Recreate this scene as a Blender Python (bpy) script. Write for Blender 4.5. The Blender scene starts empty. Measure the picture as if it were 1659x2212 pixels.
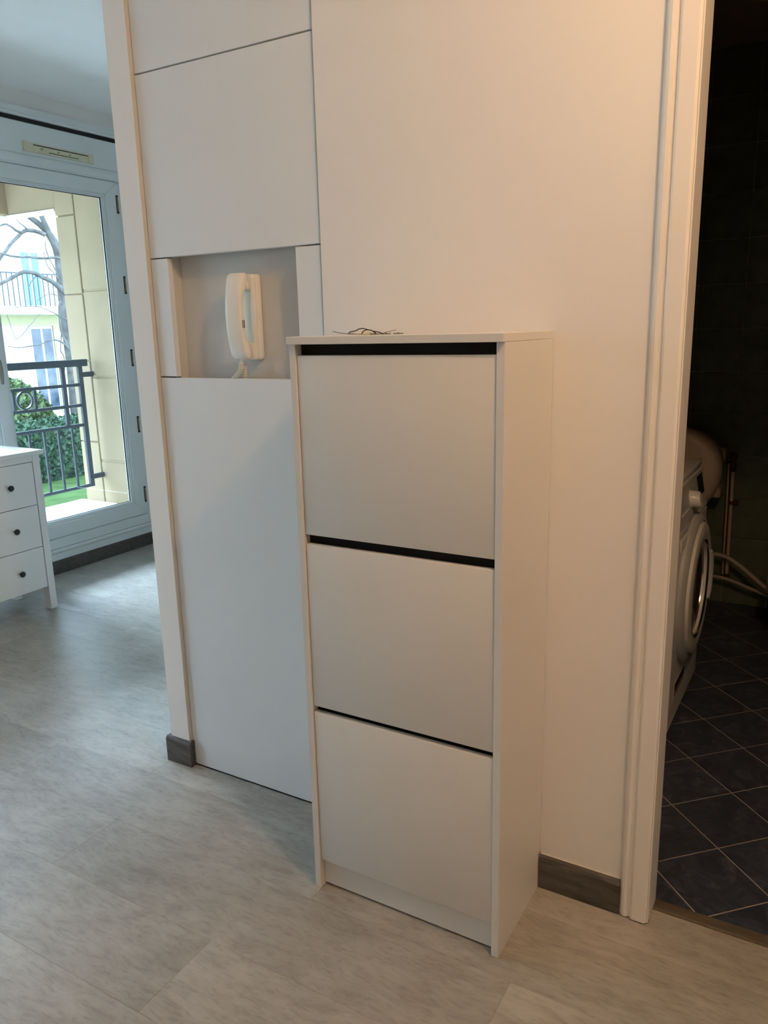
import bpy, bmesh, math, random
from mathutils import Vector, Matrix
random.seed(7)
S = bpy.context.scene
C = S.collection

# ---------------------------------------------------------------- camera
cd = bpy.data.cameras.new('camera'); cam = bpy.data.objects.new('camera', cd); C.objects.link(cam)
r_ = Vector((0.86454051, 0.50200415, -0.02369681)); u_ = Vector((-0.09565902, 0.21066544, 0.9728666))
f_ = Vector((-0.49337517, 0.83881577, -0.23015003))
cam.matrix_world = Matrix(((r_.x, u_.x, -f_.x, 1.02886502), (r_.y, u_.y, -f_.y, -1.36594298), (r_.z, u_.z, -f_.z, 1.36482873), (0, 0, 0, 1)))
cd.sensor_fit = 'HORIZONTAL'; cd.sensor_width = 36; cd.lens = 1685.48 / 1659 * 36; cd.clip_start = 0.02; cd.clip_end = 200
S.camera = cam

# ---------------------------------------------------------------- sky, lamps, exposure
W = bpy.data.worlds.new('sky'); S.world = W; W.use_nodes = True
wn = W.node_tree.nodes; wl = W.node_tree.links
bg = wn['Background']; bg.inputs['Strength'].default_value = 15.5
tc = wn.new('ShaderNodeTexCoord'); sx = wn.new('ShaderNodeSeparateXYZ'); cr = wn.new('ShaderNodeValToRGB')
wl.new(tc.outputs['Generated'], sx.inputs[0]); wl.new(sx.outputs['Z'], cr.inputs[0]); wl.new(cr.outputs[0], bg.inputs['Color'])
cr.color_ramp.elements[0].position = 0.0; cr.color_ramp.elements[0].color = (0.55, 0.75, 1.0, 1)
cr.color_ramp.elements[1].position = 0.8; cr.color_ramp.elements[1].color = (0.50, 0.72, 1.0, 1)

def portal(name, loc, sx_, sy_, rot):
    l = bpy.data.lights.new(name, 'AREA'); l.shape = 'RECTANGLE'; l.size = sx_; l.size_y = sy_
    l.cycles.is_portal = True
    o = bpy.data.objects.new(name, l); C.objects.link(o); o.location = loc; o.rotation_euler = rot
portal('sky_portal', (-2.93, 1.31, 1.23), 1.95, 1.84, (0, -math.pi/2, 0))
portal('sky_portal', (-2.94, -0.7, 1.2), 2.1, 1.3, (0, -math.pi/2, 0))
sn = bpy.data.lights.new('hazy_sun', 'SUN'); sn.energy = 20.0; sn.angle = math.radians(18); sn.color = (0.62, 0.80, 1.0)
so = bpy.data.objects.new('hazy_sun', sn); C.objects.link(so)
so.rotation_euler = Vector((0.9, -0.13, -0.68)).to_track_quat('-Z', 'Y').to_euler()
lm = bpy.data.lights.new('hall_ceiling_lamp', 'POINT'); lm.energy = 50; lm.color = (1.0, 0.61, 0.32); lm.shadow_soft_size = 0.045
lo = bpy.data.objects.new('hall_ceiling_lamp', lm); C.objects.link(lo); lo.location = (1.32, -0.54, 2.53)

S.view_settings.view_transform = 'Standard'; S.view_settings.look = 'None'
S.view_settings.exposure = -0.3; S.view_settings.gamma = 1; S.view_settings.use_curve_mapping = False
S.cycles.max_bounces = 12; S.cycles.diffuse_bounces = 8; S.cycles.transparent_max_bounces = 16

# ---------------------------------------------------------------- materials
def mat(name, col, rough=0.5, spec=0.5, metal=0.0, var=0.0, vscale=8.0, bump=0.0, bscale=200.0, stretch=(1, 1, 1), col2=None, det=4.0):
    m = bpy.data.materials.new(name); m.use_nodes = True
    n = m.node_tree.nodes; l = m.node_tree.links; b = n['Principled BSDF']
    b.inputs['Roughness'].default_value = rough; b.inputs['Metallic'].default_value = metal
    b.inputs['Specular IOR Level'].default_value = spec
    t = n.new('ShaderNodeTexCoord'); mp = n.new('ShaderNodeMapping'); mp.inputs['Scale'].default_value = stretch
    l.new(t.outputs['Object'], mp.inputs[0])
    c2 = col2 or tuple(c * (1 - var) for c in col)
    nz = n.new('ShaderNodeTexNoise'); nz.inputs['Scale'].default_value = vscale; nz.inputs['Detail'].default_value = det
    l.new(mp.outputs[0], nz.inputs['Vector'])
    rp = n.new('ShaderNodeValToRGB'); rp.color_ramp.elements[0].position = 0.35; rp.color_ramp.elements[1].position = 0.65
    rp.color_ramp.elements[0].color = (*c2, 1); rp.color_ramp.elements[1].color = (*col, 1)
    l.new(nz.outputs['Fac'], rp.inputs[0]); l.new(rp.outputs[0], b.inputs['Base Color'])
    if bump:
        n2 = n.new('ShaderNodeTexNoise'); n2.inputs['Scale'].default_value = bscale
        bp = n.new('ShaderNodeBump'); bp.inputs['Strength'].default_value = bump; bp.inputs['Distance'].default_value = 0.002
        l.new(mp.outputs[0], n2.inputs['Vector']); l.new(n2.outputs['Fac'], bp.inputs['Height']); l.new(bp.outputs[0], b.inputs['Normal'])
    return m

M = {}
M['paint'] = mat('white_wall_paint', (0.80, 0.78, 0.76), 0.6, 0.3, var=0.02, vscale=3, bump=0.08, bscale=120)
M['ceil'] = mat('ceiling_paint', (0.92, 0.91, 0.89), 0.8, 0.2, var=0.02)
M['lacquer'] = mat('white_lacquered_panel', (0.73, 0.75, 0.765), 0.4, 0.4, var=0.01, vscale=2)
M['edge'] = mat('cream_panel_edge', (0.60, 0.575, 0.52), 0.6, 0.3, var=0.05)
M['foil'] = mat('white_cabinet_foil', (0.68, 0.665, 0.64), 0.38, 0.4, var=0.015, vscale=2, bump=0.03, bscale=500)
M['black'] = mat('black_gap_fill', (0.004, 0.004, 0.004), 0.6, 0.2, var=0.1)
M['grey'] = mat('niche_plaster', (0.62, 0.615, 0.60), 0.8, 0.2, var=0.04, bump=0.1)
M['plastic'] = mat('ivory_plastic', (0.82, 0.79, 0.72), 0.35, 0.5, var=0.02)
M['pvc'] = mat('white_window_plastic', (0.70, 0.74, 0.75), 0.4, 0.5, var=0.02)
M['gasket'] = mat('black_gasket', (0.02, 0.02, 0.022), 0.6, 0.3, var=0.2)
M['vent'] = mat('yellowed_vent_plastic', (0.72, 0.68, 0.50), 0.5, 0.3, var=0.1, vscale=30)
M['brass'] = mat('dull_brass', (0.35, 0.27, 0.16), 0.35, 0.5, 0.8, var=0.3, vscale=60)
M['chest'] = mat('white_chest_paint', (0.76, 0.77, 0.76), 0.35, 0.5, var=0.01)
M['knob'] = mat('black_knob', (0.008, 0.008, 0.01), 0.3, 0.5, var=0.1)
M['iron'] = mat('blue_grey_painted_iron', (0.045, 0.055, 0.068), 0.5, 0.4, var=0.2, vscale=20)
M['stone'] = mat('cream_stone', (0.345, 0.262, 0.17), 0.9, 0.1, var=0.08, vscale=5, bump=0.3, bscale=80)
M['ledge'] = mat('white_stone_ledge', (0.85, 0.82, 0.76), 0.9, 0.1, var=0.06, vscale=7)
M['tan'] = mat('tan_stone_riser', (0.55, 0.45, 0.27), 0.9, 0.1, var=0.1, vscale=9)
M['lawn'] = mat('lawn_grass', (0.06, 0.10, 0.03), 0.9, 0.1, var=0.35, vscale=6, bump=1.0, bscale=60)
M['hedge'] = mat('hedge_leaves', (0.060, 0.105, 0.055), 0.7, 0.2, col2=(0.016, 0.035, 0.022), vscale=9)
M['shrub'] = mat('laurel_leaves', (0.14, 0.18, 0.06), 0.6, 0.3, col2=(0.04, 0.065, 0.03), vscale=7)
M['bark'] = mat('grey_bark', (0.11, 0.105, 0.095), 0.9, 0.1, col2=(0.06, 0.055, 0.05), vscale=9, bump=0.5, bscale=30)
M['facade'] = mat('pale_facade_render', (0.80, 0.76, 0.64), 0.9, 0.1, var=0.03)
M['band'] = mat('cream_shade_and_shutter', (0.60, 0.54, 0.34), 0.9, 0.1, var=0.05)
M['farglass'] = mat('far_window_glass', (0.10, 0.12, 0.16), 0.08, 0.6, col2=(0.02, 0.03, 0.05), vscale=3)
M['farpvc'] = mat('far_white_frame', (0.75, 0.78, 0.80), 0.5, 0.4, var=0.02)
M['curtain'] = mat('blue_curtain', (0.20, 0.32, 0.50), 0.8, 0.1, col2=(0.10, 0.19, 0.32), vscale=8, stretch=(1, 5, .5))
M['casing'] = mat('glossy_casing_paint', (0.80, 0.77, 0.73), 0.3, 0.5, var=0.02, vscale=4, bump=0.05, bscale=60)
M['btile'] = mat('dark_green_wall_tile', (0.085, 0.108, 0.075), 0.45, 0.3, var=0.25, vscale=14)
M['bgrout'] = mat('wall_tile_grout', (0.34, 0.36, 0.28), 0.9, 0.1, var=0.1)
M['fgrout'] = mat('pink_grey_floor_grout', (0.42, 0.36, 0.33), 0.9, 0.1, var=0.2, vscale=10)
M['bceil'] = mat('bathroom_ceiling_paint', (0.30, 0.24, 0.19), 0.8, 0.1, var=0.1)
M['washer'] = mat('washer_white_enamel', (0.66, 0.65, 0.63), 0.3, 0.5, var=0.02)
M['washer2'] = mat('washer_grey_panel', (0.44, 0.44, 0.44), 0.4, 0.5, var=0.04)
M['chrome'] = mat('chrome', (0.6, 0.58, 0.55), 0.15, 0.5, 1.0, var=0.1)
M['smoke'] = mat('dark_door_glass', (0.03, 0.028, 0.024), 0.08, 0.6, var=0.2)
M['tank'] = mat('beige_tank_enamel', (0.36, 0.29, 0.23), 0.45, 0.4, var=0.05)
M['pipe'] = mat('painted_copper_pipe', (0.42, 0.34, 0.26), 0.4, 0.4, var=0.15, vscale=20)
M['valve'] = mat('dark_red_valve', (0.06, 0.015, 0.012), 0.5, 0.4, var=0.3, vscale=30)
M['hose'] = mat('grey_rubber_hose', (0.34, 0.30, 0.25), 0.5, 0.3, var=0.1)
M['ceramic'] = mat('white_ceramic', (0.6, 0.56, 0.5), 0.12, 0.6, var=0.01)
M['red'] = mat('red_print', (0.35, 0.02, 0.01), 0.5, 0.3, var=0.1)
M['metal'] = mat('grey_metal', (0.33, 0.31, 0.28), 0.35, 0.5, 0.7, var=0.1)
M['darkwire'] = mat('dark_wire', (0.03, 0.025, 0.025), 0.5, 0.4, var=0.2)
M['greywire'] = mat('grey_wire', (0.22, 0.20, 0.19), 0.5, 0.4, var=0.2)
M['bag'] = mat('cloudy_white_plastic', (0.80, 0.77, 0.72), 0.3, 0.5, var=0.05)

def wood(name, cols, gx, gy, rough, seams=True, spec=0.4, bump=0.25):
    m = bpy.data.materials.new(name); m.use_nodes = True
    n = m.node_tree.nodes; l = m.node_tree.links; b = n['Principled BSDF']
    b.inputs['Specular IOR Level'].default_value = spec
    t = n.new('ShaderNodeTexCoord'); oi = n.new('ShaderNodeObjectInfo')
    vm = n.new('ShaderNodeVectorMath'); vm.operation = 'SCALE'; vm.inputs[0].default_value = (7, 31, 3)
    l.new(oi.outputs['Random'], vm.inputs['Scale'])
    ad = n.new('ShaderNodeVectorMath'); ad.operation = 'ADD'; l.new(t.outputs['Object'], ad.inputs[0]); l.new(vm.outputs[0], ad.inputs[1])
    # gentle warp so that the grain swirls like limed oak
    wz = n.new('ShaderNodeTexNoise'); wz.inputs['Scale'].default_value = 3.2; wz.inputs['Detail'].default_value = 3; l.new(ad.outputs[0], wz.inputs['Vector'])
    w2 = n.new('ShaderNodeVectorMath'); w2.operation = 'SCALE'; w2.inputs['Scale'].default_value = 0.09; l.new(wz.outputs['Color'], w2.inputs[0])
    a2 = n.new('ShaderNodeVectorMath'); a2.operation = 'ADD'; l.new(ad.outputs[0], a2.inputs[0]); l.new(w2.outputs[0], a2.inputs[1])
    mp = n.new('ShaderNodeMapping'); mp.inputs['Scale'].default_value = (gx, gy, gy); l.new(a2.outputs[0], mp.inputs[0])
    n1 = n.new('ShaderNodeTexNoise'); n1.inputs['Scale'].default_value = 1; n1.inputs['Detail'].default_value = 7; n1.inputs['Roughness'].default_value = 0.68; l.new(mp.outputs[0], n1.inputs['Vector'])
    rp = n.new('ShaderNodeValToRGB'); e = rp.color_ramp.elements
    e[0].position = 0.30; e[0].color = (*cols[0], 1); e[1].position = 0.72; e[1].color = (*cols[2], 1)
    k = e.new(0.5); k.color = (*cols[1], 1)
    l.new(n1.outputs['Fac'], rp.inputs[0])
    # cloudy limed patches
    n3 = n.new('ShaderNodeTexNoise'); n3.inputs['Scale'].default_value = 4.5; n3.inputs['Detail'].default_value = 3; l.new(ad.outputs[0], n3.inputs['Vector'])
    mx = n.new('ShaderNodeMix'); mx.data_type = 'RGBA'; mx.blend_type = 'MULTIPLY'
    rr = n.new('ShaderNodeMapRange'); rr.inputs['From Min'].default_value = 0.3; rr.inputs['From Max'].default_value = 0.7; rr.inputs['To Min'].default_value = 0.84; rr.inputs['To Max'].default_value = 1.04
    l.new(n3.outputs['Fac'], rr.inputs[0])
    rv = n.new('ShaderNodeMapRange'); rv.inputs['To Min'].default_value = 0.92; rv.inputs['To Max'].default_value = 1.06; l.new(oi.outputs['Random'], rv.inputs[0])
    mm = n.new('ShaderNodeMath'); mm.operation = 'MULTIPLY'; l.new(rr.outputs[0], mm.inputs[0]); l.new(rv.outputs[0], mm.inputs[1])
    mx.inputs['Factor'].default_value = 1.0
    m5 = n.new('ShaderNodeMapping'); m5.inputs['Scale'].default_value = (gx * 4, gy * 4, gy * 4); l.new(a2.outputs[0], m5.inputs[0])
    n5 = n.new('ShaderNodeTexNoise'); n5.inputs['Scale'].default_value = 1; n5.inputs['Detail'].default_value = 3; l.new(m5.outputs[0], n5.inputs['Vector'])
    r5 = n.new('ShaderNodeMapRange'); r5.inputs['From Min'].default_value = 0.30; r5.inputs['From Max'].default_value = 0.48; r5.inputs['To Min'].default_value = 0.90; r5.inputs['To Max'].default_value = 1.0
    l.new(n5.outputs['Fac'], r5.inputs[0])
    m6 = n.new('ShaderNodeMath'); m6.operation = 'MULTIPLY'; l.new(mm.outputs[0], m6.inputs[0]); l.new(r5.outputs[0], m6.inputs[1]); mm = m6
    l.new(rp.outputs[0], mx.inputs['A']); l.new(mm.outputs[0], mx.inputs['B']); l.new(mx.outputs['Result'], b.inputs['Base Color'])
    ro = n.new('ShaderNodeMapRange'); ro.inputs['To Min'].default_value = rough - 0.07; ro.inputs['To Max'].default_value = rough + 0.1
    l.new(n1.outputs['Fac'], ro.inputs[0]); l.new(ro.outputs[0], b.inputs['Roughness'])
    bp = n.new('ShaderNodeBump'); bp.inputs['Strength'].default_value = bump; bp.inputs['Distance'].default_value = 0.0012
    l.new(n1.outputs['Fac'], bp.inputs['Height']); l.new(bp.outputs[0], b.inputs['Normal'])
    return m
M['floor'] = wood('limed_grey_oak', ((0.30, 0.28, 0.25), (0.38, 0.36, 0.325), (0.45, 0.43, 0.395)), 9, 30, 0.36, bump=0.15)
M['skirt'] = wood('dark_grey_oak', ((0.045, 0.04, 0.038), (0.09, 0.08, 0.075), (0.15, 0.135, 0.125)), 6, 60, 0.5)
M['thresh'] = wood('brown_threshold', ((0.07, 0.055, 0.04), (0.105, 0.085, 0.062), (0.14, 0.115, 0.085)), 5, 60, 0.4)

def slate():
    m = bpy.data.materials.new('blue_black_veined_tile'); m.use_nodes = True
    n = m.node_tree.nodes; l = m.node_tree.links; b = n['Principled BSDF']
    t = n.new('ShaderNodeTexCoord'); oi = n.new('ShaderNodeObjectInfo')
    vm = n.new('ShaderNodeVectorMath'); vm.operation = 'SCALE'; vm.inputs[0].default_value = (9, 13, 5); l.new(oi.outputs['Random'], vm.inputs['Scale'])
    ad = n.new('ShaderNodeVectorMath'); ad.operation = 'ADD'; l.new(t.outputs['Object'], ad.inputs[0]); l.new(vm.outputs[0], ad.inputs[1])
    n1 = n.new('ShaderNodeTexNoise'); n1.inputs['Scale'].default_value = 11; n1.inputs['Detail'].default_value = 10; n1.inputs['Roughness'].default_value = 0.7; n1.inputs['Distortion'].default_value = 2.2
    l.new(ad.outputs[0], n1.inputs['Vector'])
    rp = n.new('ShaderNodeValToRGB'); e = rp.color_ramp.elements
    e[0].position = 0.42; e[0].color = (0.020, 0.026, 0.042, 1); e[1].position = 0.80; e[1].color = (0.15, 0.16, 0.20, 1)
    k = e.new(0.58); k.color = (0.042, 0.052, 0.082, 1)
    l.new(n1.outputs['Fac'], rp.inputs[0]); l.new(rp.outputs[0], b.inputs['Base Color'])
    b.inputs['Roughness'].default_value = 0.45; b.inputs['Specular IOR Level'].default_value = 0.35
    return m
M['slate'] = slate()
def glass():
    m = bpy.data.materials.new('window_glass'); m.use_nodes = True
    n = m.node_tree.nodes; l = m.node_tree.links
    for x in list(n):
        if x.type == 'BSDF_PRINCIPLED': n.remove(x)
    o = n['Material Output']; t = n.new('ShaderNodeBsdfTransparent'); g = n.new('ShaderNodeBsdfGlossy'); g.inputs['Roughness'].default_value = 0.02
    t.inputs[0].default_value = (0.93, 0.96, 0.95, 1)
    f = n.new('ShaderNodeFresnel'); f.inputs[0].default_value = 1.35; mx = n.new('ShaderNodeMixShader')
    l.new(f.outputs[0], mx.inputs[0]); l.new(t.outputs[0], mx.inputs[1]); l.new(g.outputs[0], mx.inputs[2]); l.new(mx.outputs[0], o.inputs[0])
    return m
M['glass'] = glass()

# ---------------------------------------------------------------- helpers
def NB(): return bmesh.new()
def box(bm, x0, x1, y0, y1, z0, z1, bev=0.0, seg=1):
    r = bmesh.ops.create_cube(bm, size=1)
    vs = r['verts']
    bmesh.ops.scale(bm, vec=(x1 - x0, y1 - y0, z1 - z0), verts=vs)
    bmesh.ops.translate(bm, vec=((x0 + x1) / 2, (y0 + y1) / 2, (z0 + z1) / 2), verts=vs)
    if bev > 0:
        es = set()
        for v in vs:
            for e in v.link_edges: es.add(e)
        bmesh.ops.bevel(bm, geom=list(es), offset=bev, segments=seg, affect='EDGES', profile=0.5)
    return bm
def prism(bm, pts, axis, a, b):
    """pts: list of 2-D points, extruded along axis ('x','y','z') from a to b"""
    def mk(p, t):
        return {'x': (t, p[0], p[1]), 'y': (p[0], t, p[1]), 'z': (p[0], p[1], t)}[axis]
    A = [bm.verts.new(mk(p, a)) for p in pts]; B = [bm.verts.new(mk(p, b)) for p in pts]
    n = len(pts)
    bm.faces.new(A); bm.faces.new(B[::-1])
    for i in range(n): bm.faces.new((A[i], B[i], B[(i + 1) % n], A[(i + 1) % n]))
    bmesh.ops.recalc_face_normals(bm, faces=bm.faces[:])
    return bm
def tube(bm, pts, rad, seg=8, cap=True):
    rings = []; P = [Vector(p[:3]) for p in pts]
    rs = [rad] * len(P) if not isinstance(rad, (list, tuple)) else rad
    up = Vector((0, 0, 1)); prev = None
    for i, p in enumerate(P):
        d = (P[min(i + 1, len(P) - 1)] - P[max(i - 1, 0)]).normalized()
        if prev is None:
            a = d.cross(up) if abs(d.z) < 0.95 else d.cross(Vector((1, 0, 0)))
        else:
            a = prev - d * prev.dot(d)
        a.normalize(); prev = a; b = d.cross(a)
        rings.append([bm.verts.new(p + (a * math.cos(2 * math.pi * k / seg) + b * math.sin(2 * math.pi * k / seg)) * rs[i]) for k in range(seg)])
    for i in range(len(rings) - 1):
        for k in range(seg):
            bm.faces.new((rings[i][k], rings[i][(k + 1) % seg], rings[i + 1][(k + 1) % seg], rings[i + 1][k]))
    if cap: bm.faces.new(rings[0][::-1]); bm.faces.new(rings[-1])
    return bm
def lathe(bm, prof, origin, axis, seg=40, closed=False):
    """prof: (radius, along) pairs; axis 'x','y','z'"""
    o = Vector(origin); rings = []
    for r, t in prof:
        ring = []
        for k in range(seg):
            c, s = math.cos(2 * math.pi * k / seg) * r, math.sin(2 * math.pi * k / seg) * r
            v = {'x': Vector((t, c, s)), 'y': Vector((c, t, s)), 'z': Vector((c, s, t))}[axis]
            ring.append(bm.verts.new(o + v))
        rings.append(ring)
    m = len(rings)
    for i in range(m if closed else m - 1):
        A, B = rings[i], rings[(i + 1) % m]
        for k in range(seg): bm.faces.new((A[k], A[(k + 1) % seg], B[(k + 1) % seg], B[k]))
    if not closed:
        if prof[0][0] > 1e-5: bm.faces.new(rings[0][::-1])
        if prof[-1][0] > 1e-5: bm.faces.new(rings[-1])
    bmesh.ops.remove_doubles(bm, verts=bm.verts[:], dist=1e-6)
    bmesh.ops.recalc_face_normals(bm, faces=bm.faces[:])
    return bm
def obj(name, bm, m, parent=None, smooth=False, label=None):
    me = bpy.data.meshes.new(name)
    bmesh.ops.recalc_face_normals(bm, faces=bm.faces[:])
    bm.to_mesh(me); bm.free()
    me.materials.append(M[m])
    if smooth:
        for p in me.polygons: p.use_smooth = True
        try: me.set_sharp_from_angle(angle=math.radians(40))
        except Exception: pass
    o = bpy.data.objects.new(name, me); C.objects.link(o)
    if parent: 
        o.parent = parent
        o.matrix_parent_inverse = Matrix.Translation(parent.location).inverted()
    if label: o['label'] = label
    return o
def B(name, m, parent, *a, bev=0.0, seg=1, label=None):
    return obj(name, box(NB(), *a, bev=bev, seg=seg), m, parent, smooth=seg > 1, label=label)
def thing(name, label, cat, loc, group=None):
    o = bpy.data.objects.new(name, None); C.objects.link(o); o.location = loc; o.empty_display_size = 0.1
    o['label'] = label; o['category'] = cat
    if group: o['group'] = group
    return o
def tag(o, label, cat, group=None):
    o['label'] = label; o['category'] = cat
    if group: o['group'] = group
    return o
def struct(o): o['kind'] = 'structure'; return o
def sempty(name, loc=(0, 0, 0)):
    o = bpy.data.objects.new(name, None); C.objects.link(o); o.location = loc; return struct(o)

# ================================================================ SETTING
WX = -2.862          # window wall plane
WY = 0.274           # hall wall plane
# ---- floor: subfloor with one plank object per board
fl = struct(B('floor', 'floor', None, -2.86, 2.6, -3.2, 3.3, -0.10, -0.012))
def plank(x0, x1, y0, y1):
    g = 0.0001
    bm = box(NB(), -(x1 - x0) / 2 + g, (x1 - x0) / 2 - g, -(y1 - y0) / 2 + g, (y1 - y0) / 2 - g, -0.006, 0.006, bev=0.0004)
    me = bpy.data.meshes.new('plank'); bm.to_mesh(me); bm.free(); me.materials.append(M['floor'])
    o = bpy.data.objects.new('plank', me); C.objects.link(o); o.location = ((x0 + x1) / 2, (y0 + y1) / 2, -0.006); o.parent = fl
PW = 0.22
for row in range(-15, 16):
    y0 = -0.046 + row * PW; y1 = y0 + PW
    y0 = max(y0, -3.19); y1 = min(y1, 3.29)
    if y1 - y0 < 0.02: continue
    rnd = random.Random(row * 13 + 5)
    x = -2.86 - rnd.uniform(0.1, 1.1); cuts = [-2.86]
    if row == -1: x = 0.537 - 3.6
    if row == -2: x = -0.108 - 3.6
    while x < 2.6:
        x += 1.2
        if -2.80 < x < 2.55: cuts.append(x)
    cuts.append(2.6)
    if y1 > 0.283:
        if y0 > 0.28:
            cuts = [c for c in cuts if c < -1.0] + [-0.762]
            for a, b in zip(cuts, cuts[1:]): plank(a, b, y0, y1)
        else:
            L = [c for c in cuts if c < -1.0] + [-0.762]; R = [-0.762] + [c for c in cuts if c > -0.5]
            for a, b in zip(L, L[1:]): plank(a, b, y0, y1)
            for a, b in zip(R, R[1:]): plank(a, b, y0, 0.281)
    else:
        for a, b in zip(cuts, cuts[1:]): plank(a, b, y0, y1)
plank(0.753, 1.497, 0.281, 0.316)
ce = struct(B('ceiling', 'ceil', None, -2.95, 2.7, -3.3, 3.4, 2.62, 2.72))

# ---- hall wall (with the doorway), closet end post
bm = NB()
box(bm, -0.095, 0.752, WY, 0.345, 0, 2.62)
box(bm, 0.752, 1.498, WY, 0.345, 2.05, 2.62)
box(bm, 1.498, 2.62, WY, 0.345, 0, 2.62)
struct(obj('wall_back', bm, 'paint'))
bm = NB()
box(bm, -0.757, -0.677, 0.267, 3.3, 0, 2.62, bev=0.001)
struct(obj('wall_partition', bm, 'paint'))
bm = NB()
box(bm, -2.95, -2.87, 3.3, 3.38, 0, 2.62); box(bm, -2.87, 0.1, 3.3, 3.38, 0, 2.62); box(bm, 0.02, 0.1, 2.71, 3.3, 0, 2.62)
struct(obj('wall_far', bm, 'paint'))
struct(B('wall_right', 'paint', None, 2.6, 2.7, -3.3, 0.345, 0, 2.62))
struct(B('wall_behind', 'paint', None, -2.95, 2.7, -3.3, -3.2, 0, 2.62))
# window wall with openings y .32..2.23, z .15..2.29 and y -2.1..0.0
bm = NB()
def ww(y0, y1, z0, z1): box(bm, -3.0, WX, y0, y1, z0, z1)
ww(2.225, 3.3, 0, 2.62); ww(0.305, 2.225, 0, 0.15); ww(0.305, 2.225, 2.29, 2.62)
ww(0.0, 0.305, 0, 2.62); ww(-1.4, 0.0, 0, 0.12); ww(-1.4, 0.0, 2.28, 2.62); ww(-3.3, -1.4, 0, 2.62)
struct(obj('wall_left', bm, 'paint'))
# second french window further along the same wall (out of the frame)
w2 = sempty('window_2', (WX, -0.7, 0.12))
bm = NB()
for y0, y1 in ((-1.4, -1.33), (-0.07, 0.0), (-0.74, -0.66)): box(bm, -2.93, WX + 0.01, y0, y1, 0.12, 2.28, bev=0.004)
box(bm, -2.93, WX + 0.01, -1.4, 0.0, 0.12, 0.2, bev=0.004); box(bm, -2.93, WX + 0.01, -1.4, 0.0, 2.2, 2.28, bev=0.004)
obj('window_frame', bm, 'pvc', w2)
B('window_pane', 'glass', w2, -2.90, -2.896, -1.34, -0.73, 0.19, 2.21)
B('window_pane', 'glass', w2, -2.90, -2.896, -0.67, -0.06, 0.19, 2.21)

# skirtings (rounded top edge)
def skirt_prof(y, d=0.014, h=0.088):
    return [(y, 0), (y - d, 0), (y - d, h - 0.010), (y - d + 0.004, h - 0.003), (y - d + 0.009, h), (y, h)]
struct(obj('baseboard_back', prism(NB(), skirt_prof(WY), 'x', 0.492, 0.688), 'skirt'))
bm = NB(); prism(bm, skirt_prof(WY), 'x', -0.085, -0.02)
bm.free()
bs = struct(obj('baseboard_partition', prism(NB(), skirt_prof(0.267, 0.010), 'x', -0.772, -0.667), 'skirt'))
B('return_piece', 'skirt', bs, -0.677, -0.667, 0.2675, 0.2805, 0, 0.087, bev=0.002)
B('return_piece', 'skirt', bs, -0.772, -0.7575, 0.2675, 3.29, 0, 0.087, bev=0.002)
pp = [(-p[0] + 0, p[1]) for p in skirt_prof(0)]
struct(obj('baseboard_left', prism(NB(), [(WX + q, z) for q, z in [(0, 0), (0.012, 0), (0.012, 0.07), (0.008, 0.079), (0.003, 0.081), (0, 0.081)]], 'y', -3.19, 3.29), 'skirt'))
struct(B('trim_1', 'edge', None, 0.492, 0.687, 0.2705, 0.274, 0.0885, 0.0895))

# ---- door casing and lining: door_1
d1 = sempty('door_1', (0.752, 0.31, 0))
cas = [(0.687, 0.2735), (0.6885, 0.266), (0.694, 0.259), (0.700, 0.2565), (0.7065, 0.2575), (0.709, 0.262), (0.7125, 0.262), (0.7155, 0.2565), (0.719, 0.2545), (0.747, 0.2545), (0.752, 0.259), (0.752, 0.2735)]
bm = prism(NB(), cas, 'z', 0.004, 2.05 + 0.065)
# mitre at the head
for v in bm.verts:
    if v.co.z > 1: v.co.z = 2.05 + (0.752 - v.co.x)
obj('casing', bm, 'casing', d1)
cas2 = [(2.25 - x, y) for x, y in cas]
bm = prism(NB(), cas2, 'z', 0.004, 2.115)
for v in bm.verts:
    if v.co.z > 1: v.co.z = 2.05 + (v.co.x - 1.498)
obj('casing', bm, 'casing', d1)
hd = [(y, 2.05 + (0.752 - x)) for x, y in cas]
bm = prism(NB(), hd, 'x', 0.752, 1.498)
for v in bm.verts:
    k = v.co.z - 2.05
    v.co.x += -k if v.co.x < 1 else k
obj('casing', bm, 'casing', d1)
bm = NB(); box(bm, 0.7522, 0.7555, 0.2600, 0.348, 0.004, 2.05, bev=0.0008); obj('door_lining', bm, 'casing', d1)
bm = NB(); box(bm, 1.4945, 1.4978, 0.2600, 0.348, 0.004, 2.05, bev=0.0008); obj('door_lining', bm, 'casing', d1)
bm = NB(); box(bm, 0.7555, 1.4945, 0.2600, 0.348, 2.0465, 2.0498, bev=0.0008); obj('door_lining', bm, 'casing', d1)
th = obj('threshold', prism(NB(), [(0.317, -0.004), (0.317, 0.001), (0.320, 0.005), (0.349, 0.005), (0.353, 0.0), (0.353, -0.004)], 'x', 0.7558, 1.494), 'thresh', d1)
B('brass_edge', 'brass', th, 0.7558, 1.494, 0.3155, 0.3168, -0.004, 0.0025)

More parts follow.
